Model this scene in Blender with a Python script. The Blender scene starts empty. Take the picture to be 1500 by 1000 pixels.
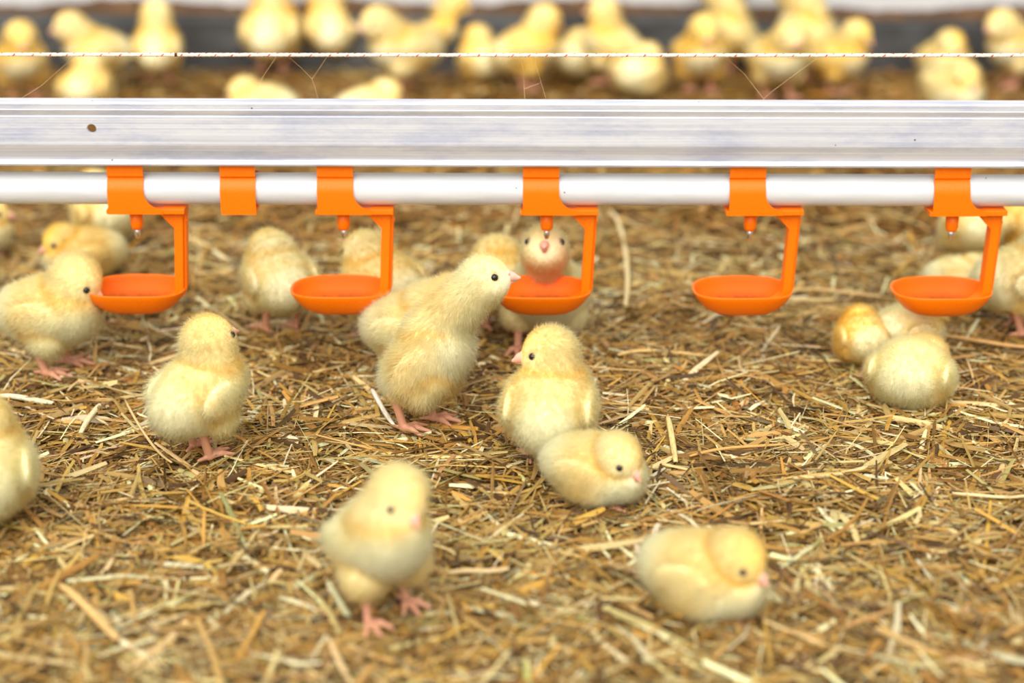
import bpy, bmesh, math, random
import numpy as np
from mathutils import Vector, Matrix

random.seed(7)
rng = np.random.default_rng(11)
scene = bpy.context.scene
COL = scene.collection

# ------------------------------------------------------------------ camera, light, exposure
F_PX = 2900.0                      # focal length in pixels of the 1500 px wide frame
CAM_H = 0.540
TILT = math.atan(1080.0 / F_PX)
cam_data = bpy.data.cameras.new('camera')
cam_data.sensor_width = 36.0
cam_data.lens = F_PX / 1500.0 * 36.0
cam_data.clip_start = 0.02
cam = bpy.data.objects.new('camera', cam_data)
COL.objects.link(cam)
cam.location = (0, 0, CAM_H)
cam.rotation_euler = (math.pi / 2 - TILT, 0, 0)
scene.camera = cam
cam_data.dof.use_dof = True
cam_data.dof.focus_distance = 1.355
cam_data.dof.aperture_fstop = 3.0
cam_data.dof.aperture_blades = 9

world = bpy.data.worlds.new('barn_daylight')
scene.world = world
world.use_nodes = True
wn = world.node_tree
wn.nodes.clear()
w_out = wn.nodes.new('ShaderNodeOutputWorld')
w_bg = wn.nodes.new('ShaderNodeBackground')
w_tc = wn.nodes.new('ShaderNodeTexCoord')
w_sep = wn.nodes.new('ShaderNodeSeparateXYZ')
w_ramp = wn.nodes.new('ShaderNodeValToRGB')
w_map = wn.nodes.new('ShaderNodeMapRange')
w_map.inputs['From Min'].default_value = -1
w_map.inputs['From Max'].default_value = 1
wn.links.new(w_tc.outputs['Generated'], w_sep.inputs[0])
wn.links.new(w_sep.outputs['Z'], w_map.inputs['Value'])
wn.links.new(w_map.outputs[0], w_ramp.inputs[0])
els = w_ramp.color_ramp.elements
els[0].position = 0.44; els[0].color = (0.42, 0.36, 0.28, 1)
els[1].position = 0.85; els[1].color = (1.0, 0.985, 0.96, 1)
e = els.new(0.56); e.color = (0.80, 0.79, 0.77, 1)
wn.links.new(w_ramp.outputs[0], w_bg.inputs['Color'])
w_bg.inputs['Strength'].default_value = 0.84
wn.links.new(w_bg.outputs[0], w_out.inputs[0])

sun_d = bpy.data.lights.new('daylight_sun', 'SUN')
sun_d.energy = 3.1
sun_d.angle = math.radians(62)
sun_d.color = (1.0, 0.98, 0.95)
sun = bpy.data.objects.new('daylight_sun', sun_d)
COL.objects.link(sun)
sun.rotation_euler = (math.radians(44), math.radians(-12), 0)

scene.view_settings.view_transform = 'Standard'
scene.view_settings.look = 'None'
scene.view_settings.gamma = 1
scene.view_settings.exposure = 0.30
scene.view_settings.use_curve_mapping = False
try:
    scene.cycles.use_denoising = True
    scene.cycles.max_bounces = 8
    scene.cycles.diffuse_bounces = 5
except Exception:
    pass

# ------------------------------------------------------------------ helpers
def srgb(r, g, b):
    c = []
    for x in (r, g, b):
        x = x / 255.0
        c.append(x / 12.92 if x <= 0.04045 else ((x + 0.055) / 1.055) ** 2.4)
    return np.array(c)

def at(u, v, h=0.0):
    """point of the level z = h that the photograph shows at pixel u, v"""
    ang = TILT + math.atan((v - 500.0) / F_PX)
    y = (CAM_H - h) / math.tan(ang)
    zax = y * math.cos(TILT) + (CAM_H - h) * math.sin(TILT)
    return Vector(((u - 750.0) / F_PX * zax, y, h))

def height_at(v, y):
    return CAM_H - y * math.tan(TILT + math.atan((v - 500.0) / F_PX))

def x_at(u, y, h):
    return (u - 750.0) / F_PX * (y * math.cos(TILT) + (CAM_H - h) * math.sin(TILT))

def np_mesh(name, verts, faces, smooth=True, col=None, uv=None, normals=None):
    """faces: list of int arrays (n,3) or (n,4)"""
    me = bpy.data.meshes.new(name)
    verts = np.asarray(verts, dtype=np.float32)
    me.vertices.add(len(verts))
    me.vertices.foreach_set('co', verts.ravel())
    loops = np.concatenate([f.ravel() for f in faces]).astype(np.int32)
    tot = np.concatenate([np.full(len(f), f.shape[1]) for f in faces])
    start = np.concatenate([[0], np.cumsum(tot)[:-1]]).astype(np.int32)
    me.loops.add(len(loops))
    me.loops.foreach_set('vertex_index', loops)
    me.polygons.add(len(start))
    me.polygons.foreach_set('loop_start', start)
    me.update(calc_edges=True)
    me.polygons.foreach_set('use_smooth', np.full(len(start), smooth))
    if col is not None:
        a = me.color_attributes.new('tint', 'FLOAT_COLOR', 'POINT')
        c4 = np.ones((len(verts), 4), dtype=np.float32)
        c4[:, :3] = col
        a.data.foreach_set('color', c4.ravel())
    if uv is not None:
        l = me.uv_layers.new(name='UVMap')
        l.data.foreach_set('uv', np.asarray(uv, dtype=np.float32)[loops].ravel())
    if normals is not None:
        me.normals_split_custom_set_from_vertices(np.asarray(normals, dtype=np.float32))
    me.update()
    return me

def link(name, me, mat=None, parent=None):
    o = bpy.data.objects.new(name, me)
    COL.objects.link(o)
    if mat is not None and hasattr(me, 'materials') and not me.materials:
        me.materials.append(mat)
    if parent is not None:
        o.parent = parent
    return o

def empty(name, loc=(0, 0, 0), rz=0.0):
    o = bpy.data.objects.new(name, None)
    o.empty_display_size = 0.02
    COL.objects.link(o)
    o.location = loc
    o.rotation_euler = (0, 0, rz)
    return o

def tag(o, label, cat, group=None, kind=None):
    o['label'] = label
    o['category'] = cat
    if group: o['group'] = group
    if kind: o['kind'] = kind
    return o

def copy_tree(o, parent=None):
    c = o.copy()
    COL.objects.link(c)
    c.parent = parent
    for ch in list(o.children):
        copy_tree(ch, c)
    return c

def bm_to(name, bm, mat, parent=None, smooth=False, bevel=0.0, segs=2):
    if smooth:
        for f in bm.faces: f.smooth = True
    me = bpy.data.meshes.new(name)
    bmesh.ops.recalc_face_normals(bm, faces=bm.faces[:])
    bm.to_mesh(me); bm.free()
    o = link(name, me, mat, parent)
    if bevel > 0:
        m = o.modifiers.new('bevel', 'BEVEL')
        m.width = bevel; m.segments = segs; m.limit_method = 'ANGLE'; m.angle_limit = math.radians(35)
        for p in me.polygons: p.use_smooth = True
        m.harden_normals = True
    return o

def bm_box(bm, x0, x1, y0, y1, z0, z1):
    vs = [bm.verts.new((x, y, z)) for x in (x0, x1) for y in (y0, y1) for z in (z0, z1)]
    for q in ((0, 1, 3, 2), (4, 6, 7, 5), (0, 4, 5, 1), (2, 3, 7, 6), (0, 2, 6, 4), (1, 5, 7, 3)):
        bm.faces.new([vs[i] for i in q])

def bm_prism_xz(bm, pts, y0, y1):
    a = [bm.verts.new((x, y0, z)) for x, z in pts]
    b = [bm.verts.new((x, y1, z)) for x, z in pts]
    n = len(pts)
    bm.faces.new(a); bm.faces.new(b[::-1])
    for i in range(n):
        bm.faces.new((a[i], b[i], b[(i + 1) % n], a[(i + 1) % n]))

def bm_prism_yz(bm, pts, x0, x1):
    a = [bm.verts.new((x0, y, z)) for y, z in pts]
    b = [bm.verts.new((x1, y, z)) for y, z in pts]
    n = len(pts)
    bm.faces.new(a); bm.faces.new(b[::-1])
    for i in range(n):
        bm.faces.new((a[i], b[i], b[(i + 1) % n], a[(i + 1) % n]))

def bm_lathe(bm, prof, cx, cy, n=28):
    rings = []
    for r, z in prof:
        if r < 1e-6:
            rings.append([bm.verts.new((cx, cy, z))])
        else:
            rings.append([bm.verts.new((cx + r * math.cos(2 * math.pi * i / n), cy + r * math.sin(2 * math.pi * i / n), z)) for i in range(n)])
    for a, b in zip(rings, rings[1:]):
        for i in range(n):
            j = (i + 1) % n
            if len(a) == 1 and len(b) == 1: continue
            if len(a) == 1: bm.faces.new((a[0], b[i], b[j]))
            elif len(b) == 1: bm.faces.new((a[i], a[j], b[0]))
            else: bm.faces.new((a[i], a[j], b[j], b[i]))

def tube_arrays(P, r, n=6):
    """tube along the polyline P with radius r (float or list)"""
    P = np.asarray(P, float)
    m = len(P)
    r = np.full(m, r) if np.isscalar(r) else np.asarray(r, float)
    T = np.gradient(P, axis=0); T /= np.linalg.norm(T, axis=1)[:, None]
    ref = np.array([0.0, 0, 1]) if abs(T[0][2]) < 0.9 else np.array([0.0, 1, 0])
    A = np.cross(T, ref); A /= np.linalg.norm(A, axis=1)[:, None]
    B = np.cross(T, A)
    th = np.arange(n) * 2 * np.pi / n
    V = P[:, None] + r[:, None, None] * (np.cos(th)[None, :, None] * A[:, None] + np.sin(th)[None, :, None] * B[:, None])
    i = np.arange(m - 1)[:, None] * n; j = np.arange(n)[None]; k = (j + 1) % n
    Fq = np.stack([i + j, i + k, i + n + k, i + n + j], -1).reshape(-1, 4)
    caps = [np.arange(n)[None, ::-1], (np.arange(n) + (m - 1) * n)[None]]
    return V.reshape(-1, 3), Fq, caps

# ------------------------------------------------------------------ materials
def new_mat(name):
    m = bpy.data.materials.new(name)
    m.use_nodes = True
    nt = m.node_tree
    b = nt.nodes['Principled BSDF']
    return m, nt, b

def N(nt, typ, **kw):
    n = nt.nodes.new(typ)
    for k, v in kw.items():
        if k in n.inputs: n.inputs[k].default_value = v
        else: setattr(n, k, v)
    return n

def ramp(nt, fac, stops):
    r = nt.nodes.new('ShaderNodeValToRGB')
    e = r.color_ramp.elements
    while len(e) < len(stops): e.new(0.5)
    for el, (p, c) in zip(e, stops):
        el.position = p; el.color = (*c, 1)
    nt.links.new(fac, r.inputs[0])
    return r.outputs[0]

def coords(nt, scale):
    tc = nt.nodes.new('ShaderNodeTexCoord')
    mp = nt.nodes.new('ShaderNodeMapping')
    mp.inputs['Scale'].default_value = scale
    nt.links.new(tc.outputs['Object'], mp.inputs[0])
    return mp.outputs[0]

def mat_orange():
    m, nt, b = new_mat('orange_plastic')
    n = N(nt, 'ShaderNodeTexNoise', Scale=900.0, Detail=2.0)
    nt.links.new(coords(nt, (1, 1, 1)), n.inputs['Vector'])
    c = ramp(nt, n.outputs['Fac'], [(0.3, srgb(240, 112, 0)), (0.72, srgb(250, 122, 0))])
    nt.links.new(c, b.inputs['Base Color'])
    b.inputs['Roughness'].default_value = 0.42
    b.inputs['Specular IOR Level'].default_value = 0.25
    bp = N(nt, 'ShaderNodeBump', Strength=0.04, Distance=0.0005)
    nt.links.new(n.outputs['Fac'], bp.inputs['Height'])
    nt.links.new(bp.outputs[0], b.inputs['Normal'])
    return m

def mat_shade_silt():
    # shade inside the cups painted darker towards the floor, mottled with some silt
    m, nt, b = new_mat('shaded_silty_orange')
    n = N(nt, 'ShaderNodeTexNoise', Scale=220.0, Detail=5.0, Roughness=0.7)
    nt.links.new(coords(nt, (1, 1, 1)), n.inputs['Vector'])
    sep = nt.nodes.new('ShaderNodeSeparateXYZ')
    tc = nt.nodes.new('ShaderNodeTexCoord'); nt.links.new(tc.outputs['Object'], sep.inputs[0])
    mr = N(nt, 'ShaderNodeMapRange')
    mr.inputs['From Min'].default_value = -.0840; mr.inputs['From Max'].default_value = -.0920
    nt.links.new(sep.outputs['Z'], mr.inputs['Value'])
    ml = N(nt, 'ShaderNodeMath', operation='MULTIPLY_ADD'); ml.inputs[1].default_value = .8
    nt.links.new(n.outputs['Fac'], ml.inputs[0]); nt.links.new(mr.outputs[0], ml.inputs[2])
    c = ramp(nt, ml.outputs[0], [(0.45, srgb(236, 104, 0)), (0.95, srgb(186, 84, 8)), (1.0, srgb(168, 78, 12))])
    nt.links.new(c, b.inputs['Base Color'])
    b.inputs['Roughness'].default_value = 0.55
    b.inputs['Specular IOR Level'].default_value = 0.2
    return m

def speck(nt, scale, thresh):
    v = N(nt, 'ShaderNodeTexVoronoi', Scale=scale)
    nt.links.new(coords(nt, (1, 1, 1)), v.inputs['Vector'])
    mth = N(nt, 'ShaderNodeMath', operation='LESS_THAN'); mth.inputs[1].default_value = thresh
    nt.links.new(v.outputs['Distance'], mth.inputs[0])
    # only some cells carry a speck
    sep = nt.nodes.new('ShaderNodeSeparateColor')
    nt.links.new(v.outputs['Color'], sep.inputs[0])
    m2 = N(nt, 'ShaderNodeMath', operation='LESS_THAN'); m2.inputs[1].default_value = 0.26
    nt.links.new(sep.outputs[0], m2.inputs[0])
    m3 = N(nt, 'ShaderNodeMath', operation='MULTIPLY')
    nt.links.new(mth.outputs[0], m3.inputs[0]); nt.links.new(m2.outputs[0], m3.inputs[1])
    return m3.outputs[0]

def mat_pipe():
    m, nt, b = new_mat('white_pvc')
    n = N(nt, 'ShaderNodeTexNoise', Scale=1.0, Detail=3.0)
    nt.links.new(coords(nt, (25, 160, 160)), n.inputs['Vector'])
    c = ramp(nt, n.outputs['Fac'], [(0.35, srgb(206, 207, 207)), (0.65, srgb(216, 217, 218))])
    mix = N(nt, 'ShaderNodeMix', data_type='RGBA')
    nt.links.new(speck(nt, 85.0, 0.06), mix.inputs[0])
    nt.links.new(c, mix.inputs[6]); mix.inputs[7].default_value = (*srgb(105, 75, 45), 1)
    nt.links.new(mix.outputs[2], b.inputs['Base Color'])
    b.inputs['Roughness'].default_value = 0.35
    return m

def mat_alu():
    m, nt, b = new_mat('extruded_aluminium')
    n = N(nt, 'ShaderNodeTexNoise', Scale=1.0, Detail=5.0, Roughness=0.65)
    nt.links.new(coords(nt, (3.0, 500, 700)), n.inputs['Vector'])
    c = ramp(nt, n.outputs['Fac'], [(0.3, srgb(196, 198, 205)), (0.5, srgb(217, 218, 223)), (0.7, srgb(236, 236, 238))])
    n2 = N(nt, 'ShaderNodeTexNoise', Scale=1.0, Detail=6.0, Roughness=0.7)
    nt.links.new(coords(nt, (12, 60, 45)), n2.inputs['Vector'])
    st = ramp(nt, n2.outputs['Fac'], [(0.44, (1, 1, 1)), (0.62, tuple(srgb(222, 225, 238)))])
    mu = N(nt, 'ShaderNodeMix', data_type='RGBA', blend_type='MULTIPLY'); mu.inputs[0].default_value = 1.0
    nt.links.new(c, mu.inputs[6]); nt.links.new(st, mu.inputs[7])
    mix = N(nt, 'ShaderNodeMix', data_type='RGBA')
    nt.links.new(speck(nt, 70.0, 0.05), mix.inputs[0])
    nt.links.new(mu.outputs[2], mix.inputs[6]); mix.inputs[7].default_value = (*srgb(110, 90, 70), 1)
    nt.links.new(mix.outputs[2], b.inputs['Base Color'])
    b.inputs['Metallic'].default_value = 0.35
    r = ramp(nt, n2.outputs['Fac'], [(0.35, (0.3,) * 3), (0.7, (0.48,) * 3)])
    nt.links.new(r, b.inputs['Roughness'])
    bp = N(nt, 'ShaderNodeBump', Strength=0.12, Distance=0.0004)
    nt.links.new(n.outputs['Fac'], bp.inputs['Height'])
    nt.links.new(bp.outputs[0], b.inputs['Normal'])
    return m

def mat_steel():
    m, nt, b = new_mat('stainless_steel')
    n = N(nt, 'ShaderNodeTexNoise', Scale=400.0)
    nt.links.new(coords(nt, (1, 1, 1)), n.inputs['Vector'])
    c = ramp(nt, n.outputs['Fac'], [(0.3, srgb(200, 198, 195)), (0.7, srgb(235, 234, 232))])
    nt.links.new(c, b.inputs['Base Color'])
    b.inputs['Metallic'].default_value = 1.0
    b.inputs['Roughness'].default_value = 0.3
    return m

def mat_tint(name, rough, spec=0.3, transl=0.0, streak=False):
    m, nt, b = new_mat(name)
    a = N(nt, 'ShaderNodeVertexColor', layer_name='tint')
    colout = a.outputs['Color']
    if streak:
        uv = nt.nodes.new('ShaderNodeUVMap')
        mp = nt.nodes.new('ShaderNodeMapping'); mp.inputs['Scale'].default_value = (9.0, 2.2, 1)
        nt.links.new(uv.outputs[0], mp.inputs[0])
        n = N(nt, 'ShaderNodeTexNoise', Scale=1.0, Detail=4.0, Roughness=0.7)
        nt.links.new(mp.outputs[0], n.inputs['Vector'])
        k = ramp(nt, n.outputs['Fac'], [(0.28, (0.55, 0.5, 0.42)), (0.5, (1, 1, 1)), (0.75, (1.12, 1.12, 1.12))])
        mu = N(nt, 'ShaderNodeMix', data_type='RGBA', blend_type='MULTIPLY'); mu.inputs[0].default_value = 1.0
        nt.links.new(colout, mu.inputs[6]); nt.links.new(k, mu.inputs[7])
        colout = mu.outputs[2]
    nt.links.new(colout, b.inputs['Base Color'])
    b.inputs['Roughness'].default_value = rough
    b.inputs['Specular IOR Level'].default_value = spec
    if transl > 0:
        t = nt.nodes.new('ShaderNodeBsdfTranslucent')
        nt.links.new(colout, t.inputs['Color'])
        mx = nt.nodes.new('ShaderNodeMixShader'); mx.inputs[0].default_value = transl
        out = nt.nodes['Material Output']
        nt.links.new(b.outputs[0], mx.inputs[1]); nt.links.new(t.outputs[0], mx.inputs[2])
        nt.links.new(mx.outputs[0], out.inputs[0])
    return m

def mat_noise(name, stops, scale, rough=0.8, vec=(1, 1, 1), bump=0.0, detail=6.0):
    m, nt, b = new_mat(name)
    n = N(nt, 'ShaderNodeTexNoise', Scale=scale, Detail=detail, Roughness=0.62)
    nt.links.new(coords(nt, vec), n.inputs['Vector'])
    nt.links.new(ramp(nt, n.outputs['Fac'], stops), b.inputs['Base Color'])
    b.inputs['Roughness'].default_value = rough
    if bump:
        bp = N(nt, 'ShaderNodeBump', Strength=bump, Distance=0.004)
        nt.links.new(n.outputs['Fac'], bp.inputs['Height'])
        nt.links.new(bp.outputs[0], b.inputs['Normal'])
    return m

M_ORANGE, M_PIPE, M_ALU, M_STEEL = mat_orange(), mat_pipe(), mat_alu(), mat_steel()
M_SHADE_SILT = mat_shade_silt()
M_DOWN = mat_tint('chick_down', 0.9, 0.05, 0.54)
M_SKIN = mat_tint('chick_skin', 0.5, 0.35)
M_STRAW = mat_tint('straw', 0.55, 0.22, 0.10, streak=True)
M_CORD = mat_tint('cord', 0.7, 0.2)
M_EYE, _nt, _b = new_mat('chick_eye')
_n = N(_nt, 'ShaderNodeTexNoise', Scale=600.0)
_nt.links.new(ramp(_nt, _n.outputs['Fac'], [(0.3, (0.006, 0.005, 0.005)), (0.7, (0.012, 0.009, 0.008))]), _b.inputs['Base Color'])
_b.inputs['Roughness'].default_value = 0.12
M_SOIL = mat_noise('brown_litter_bed', [(0.3, srgb(40, 26, 12)), (0.5, srgb(70, 46, 20)), (0.7, srgb(100, 68, 32))], 160.0, 0.9, bump=0.6)
M_WALL = mat_noise('white_wall', [(0.3, srgb(196, 195, 194)), (0.7, srgb(208, 207, 206))], 4.0, 0.6)
M_KERB = mat_noise('dirty_grey_kerb', [(0.3, srgb(36, 33, 29)), (0.45, srgb(56, 56, 55)), (0.6, srgb(76, 77, 77)), (0.75, srgb(112, 104, 90))], 9.0, 0.75, vec=(1, 1, 2.2))
M_DUST = mat_noise('straw_dust', [(0.3, srgb(56, 38, 20)), (0.55, srgb(90, 62, 34)), (0.75, srgb(124, 90, 52))], 26.0, 0.95, bump=0.4)
M_WEB = mat_noise('cobweb_thread', [(0.4, srgb(200, 150, 90)), (0.6, srgb(225, 190, 140))], 50.0, 0.5)

# ------------------------------------------------------------------ setting: litter bed, kerb, back wall
Y_KERB = 2.405
bm = bmesh.new(); bm_box(bm, -1.3, 1.3, 0.45, Y_KERB + 0.3, -0.06, -0.015)
o = bm_to('floor', bm, M_SOIL); o['kind'] = 'structure'
KT = 0.071
bm = bmesh.new()
prof = [(Y_KERB, -0.02), (Y_KERB, KT - 0.010), (Y_KERB + 0.004, KT - 0.003), (Y_KERB + 0.010, KT), (Y_KERB + 0.10, KT), (Y_KERB + 0.10, -0.02)]
bm_prism_yz(bm, prof, -1.3, 0.24)
o = bm_to('trim_1', bm, M_KERB); o['kind'] = 'structure'
bm = bmesh.new()
prof = [(Y_KERB - 0.006, -0.02), (Y_KERB - 0.006, KT - 0.014), (Y_KERB, KT - 0.008), (Y_KERB + 0.006, KT - 0.006), (Y_KERB + 0.10, KT - 0.006), (Y_KERB + 0.10, -0.02)]
bm_prism_yz(bm, prof, 0.246, 1.3)
o = bm_to('trim_2', bm, M_KERB); o['kind'] = 'structure'
bm = bmesh.new(); bm_box(bm, -1.3, 1.3, Y_KERB + 0.045, Y_KERB + 0.14, KT - 0.02, 0.62)
o = bm_to('wall_back', bm, M_WALL); o['kind'] = 'structure'
# grey upright post where the two kerb lengths meet
bm = bmesh.new(); bm_box(bm, x_at(1062, Y_KERB, .08), x_at(1092, Y_KERB, .08), Y_KERB + 0.018, Y_KERB + 0.0445, KT, 0.62)
o = bm_to('wall_post', bm, M_KERB, bevel=0.003); o['kind'] = 'structure'
# straw dust lying on the kerb ledge
def ledge(name, x0, x1, yb, zt):
    n = 160; xs = np.linspace(x0, x1, n)
    h = 0.004 + 0.003 * np.sin(xs * 23) + rng.random(n) * 0.003
    V = []
    for y, k in ((yb + .004, 0.0), (yb + .012, .8), (yb + .03, 1.1), (yb + .0448, 1.3)):
        V.append(np.stack([xs, np.full(n, y), zt - 0.001 + h * k], 1))
    V = np.concatenate(V)
    i = np.arange(n - 1)[None]; r = np.arange(3)[:, None] * n
    Fq = np.stack([r + i, r + i + 1, r + n + i + 1, r + n + i], -1).reshape(-1, 4)
    o = link(name, np_mesh(name, V, [Fq]), M_DUST)
    tag(o, 'brown straw dust lying along the ledge on the ' + ('longer' if x0 < 0 else 'right-hand') + ' grey kerb', 'straw dust', kind='stuff')
ledge('straw_dust', -1.3, 0.24, Y_KERB, KT)
ledge('straw_dust', 0.246, 1.3, Y_KERB - 0.006, KT - 0.006)

# ------------------------------------------------------------------ straw
PAL = np.array([srgb(194, 152, 88), srgb(172, 126, 62), srgb(214, 184, 128), srgb(138, 98, 48), srgb(234, 216, 172),
                srgb(92, 64, 36), srgb(184, 146, 90), srgb(202, 152, 70), srgb(132, 106, 74), srgb(178, 162, 104)])
PW = np.array([.17, .16, .13, .13, .08, .11, .10, .06, .04, .02])

def straws(cx, cy, cz, ang, tilt, L, W, bend, roll, cup, tint, nseg=4):
    """flattened split stalks; returns verts, quads, colours, uv"""
    n = len(cx)
    t = np.linspace(-.5, .5, nseg)[None, :, None]
    s = np.array([-.5, 0, .5])[None, None, :]
    Ld = L[:, None, None]; Wd = W[:, None, None]
    wprof = 1.0 - 0.35 * (np.abs(t) * 2) ** 3
    x = t * Ld + 0 * s
    y = s * Wd * wprof + bend[:, None, None] * (t * t * 4) * Ld
    z = cup[:, None, None] * (s * s * 4 - 1) * -1 * Wd + 0.06 * bend[:, None, None] * t * Ld
    cr, sr = np.cos(roll)[:, None, None], np.sin(roll)[:, None, None]
    y, z = y * cr - z * sr, y * sr + z * cr
    ct, st = np.cos(tilt)[:, None, None], np.sin(tilt)[:, None, None]
    x, z = x * ct - z * st, x * st + z * ct
    ca, sa = np.cos(ang)[:, None, None], np.sin(ang)[:, None, None]
    X = x * ca - y * sa + cx[:, None, None]
    Y = x * sa + y * ca + cy[:, None, None]
    Z = z + cz[:, None, None]
    V = np.stack([X, Y, Z], -1).reshape(-1, 3)
    base = (np.arange(n) * nseg * 3)[:, None, None]
    i = np.arange(nseg - 1)[None, :, None] * 3; j = np.arange(2)[None, None]
    Fq = np.stack([base + i + j, base + i + 3 + j, base + i + 4 + j, base + i + 1 + j], -1).reshape(-1, 4)
    C = np.repeat(tint, nseg * 3, axis=0)
    off = rng.random((n, 2)) * 50
    U = off[:, 0][:, None, None] + s * (0.6 + 0 * t) * np.clip(Wd / .003, .4, 2)
    Vv = off[:, 1][:, None, None] + t * Ld / 0.02 + 0 * s
    UV = np.stack([U + 0 * t, Vv], -1).reshape(-1, 2)
    return V, Fq, C, UV

def tints(n):
    idx = rng.choice(len(PAL), n, p=PW / PW.sum())
    c = PAL[idx] * (0.70 + 0.50 * rng.random((n, 1)))
    c *= 1 + 0.045 * rng.standard_normal((n, 3))
    c *= np.array([.97, 1.04, .98])
    return np.clip(c, 0.01, 0.95)

def litter(n, y0, y1, zlo, zhi, lmin, lmax, wmin, wmax, p=1.0, side=False):
    yy, xx = [], []
    while sum(len(a) for a in yy) < n:
        y = y0 + (y1 - y0) * rng.random(n); x = (rng.random(n) * 2 - 1) * 0.80
        k = np.abs(x) < 0.27 * (y * .937 + .19) + 0.09
        if side:                                   # the bed goes on past both sides of the view
            x = x * 1.25
            k = (np.abs(x) > 0.27 * (y * .937 + .19) + 0.07) | (y < .86)
        yy.append(y[k]); xx.append(x[k])
    y = np.concatenate(yy)[:n]; x = np.concatenate(xx)[:n]
    L = lmin * (lmax / lmin) ** (rng.random(n) ** 1.7)
    W = wmin * (wmax / wmin) ** (rng.random(n) ** 1.3)
    W = np.minimum(W, L * .3)
    q = rng.random(n)
    z = zlo + (zhi - zlo) * q ** p
    swell = 0.0018 * (np.sin(x * 31 + 2 * np.sin(y * 17)) + np.sin(y * 37 + x * 11))
    ang = rng.random(n) * np.pi * 2
    tilt = rng.standard_normal(n) * 0.14
    tilt = np.clip(tilt, -0.0045 / L * 4, 0.0045 / L * 4)
    return straws(x, y, z + swell, ang, tilt, L, W, rng.standard_normal(n) * .045, rng.standard_normal(n) * .45,
                  0.1 + .22 * rng.random(n), tints(n))

parts = [litter(54000, 0.84, 1.72, -.014, .0025, .016, .110, .0009, .0056, .85),
         litter(16000, 0.84, 1.72, -.003, .0040, .014, .070, .0007, .0044),
         litter(26000, 0.84, 1.72, -.012, .0030, .004, .018, .0004, .0020),
         litter(30000, 1.66, Y_KERB - .003, -.013, .0035, .012, .070, .0014, .0056)]
parts.append(litter(42000, 0.60, Y_KERB - .003, -.013, .0035, .014, .090, .0016, .0060, side=True))
v_, f_, c_, u_ = parts[3]
parts[3] = (v_, f_, c_ * np.array([.82, .70, .54]), u_)      # the litter towards the kerb is browner, damp and trodden
V, Fq, C, UV = [], [], [], []
off = 0
for v, f, c, u in parts:
    V.append(v); Fq.append(f + off); C.append(c); UV.append(u); off += len(v)
me = np_mesh('straw_litter', np.concatenate(V), [np.concatenate(Fq)], True, np.concatenate(C), np.concatenate(UV))
o = link('straw_litter', me, M_STRAW)
tag(o, 'golden brown bed of chopped straw covering the whole barn floor', 'straw', kind='stuff')
del V, Fq, C, UV, parts

def stalk(label, pts, w, tint, zz=.0062, group='long straw stalks lying on top of the litter'):
    """one long stalk through the pixel points pts on the litter"""
    P = [at(u, v, zz) for u, v in pts]
    P = np.array([tuple(p) for p in P])
    m = 14
    tt = np.linspace(0, len(P) - 1, m)
    if len(P) == 2: Q = np.stack([np.interp(tt, range(len(P)), P[:, k]) for k in range(3)], 1)
    else:
        co = [np.polyfit(range(len(P)), P[:, k], len(P) - 1) for k in range(3)]
        Q = np.stack([np.polyval(c, tt) for c in co], 1)
    Q[:, 2] += .0006 * np.sin(tt * 3)
    T = np.gradient(Q, axis=0); T /= np.linalg.norm(T, axis=1)[:, None]
    S = np.stack([-T[:, 1], T[:, 0], 0 * T[:, 0]], 1)
    prof = [(-.5, -.10), (-.32, .22), (0, .34), (.32, .22), (.5, -.10), (0, -.02)]
    V = []
    wp = w * (1 - .35 * np.abs(np.linspace(-1, 1, m)) ** 4)
    for a, b in prof:
        V.append(Q + S * (a * wp)[:, None] + np.array([0, 0, 1.0]) * (b * wp)[:, None])
    V = np.stack(V, 1).reshape(-1, 3); k = len(prof)
    i = np.arange(m - 1)[:, None] * k; j = np.arange(k)[None]; j2 = (j + 1) % k
    Fq = np.stack([i + j, i + k + j, i + k + j2, i + j2], -1).reshape(-1, 4)
    caps = [np.arange(k)[None], (np.arange(k)[::-1] + (m - 1) * k)[None]]
    uv = np.stack([np.tile(np.arange(k) * .12, m), np.repeat(np.linspace(0, 4, m), k)], 1)
    org = Q.mean(0)
    o = link('straw_stalk', np_mesh('straw_stalk', V - org, [Fq, *caps], True, np.tile(tint, (len(V), 1)), uv), M_STRAW)
    o.location = org
    tag(o, label, 'straw stalk', group)
    return o

stalk('long pale curved straw stalk standing out behind the gap between third and fourth orange cups', [(893, 308), (912, 345), (919, 400), (916, 448)], .0045, srgb(238, 216, 160))
stalk('long cream stalk lying level on the litter right of the small group in the middle', [(905, 520), (960, 514), (1040, 521)], .0042, srgb(226, 190, 120))
stalk('bleached white split stalk lying left of the tallest chick\'s feet', [(545, 570), (556, 590), (577, 622)], .0042, srgb(246, 236, 214))
stalk('broad bleached stalk at the left picture edge above the cut-off chick', [(-8, 582), (30, 582), (78, 590)], .0060, srgb(240, 224, 184))
stalk('pale straw stalk slanting steeply in the litter below the first cup', [(118, 634), (135, 606), (146, 592)], .0050, srgb(240, 224, 178))
stalk('long pale stalk lying level below the fourth orange cup', [(1155, 430), (1200, 424), (1290, 434)], .0040, srgb(225, 190, 130))
stalk('long tan stalk under the rightmost chick\'s foot at the right picture edge', [(1385, 492), (1440, 500), (1510, 508)], .0048, srgb(222, 176, 110))
stalk('pale stalk pointing straight up the picture beside the sitting chick by the centre', [(978, 610), (984, 640), (990, 676)], .0048, srgb(236, 210, 140))
stalk('thick pale diagonal stalk in front of the straw gap right of centre', [(1162, 700), (1215, 696), (1270, 683)], .0045, srgb(238, 212, 150))
stalk('long thin blond stalk curving beside the feet of the chick under the first cup', [(183, 585), (215, 640), (252, 677)], .0022, srgb(230, 200, 140))
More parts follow.
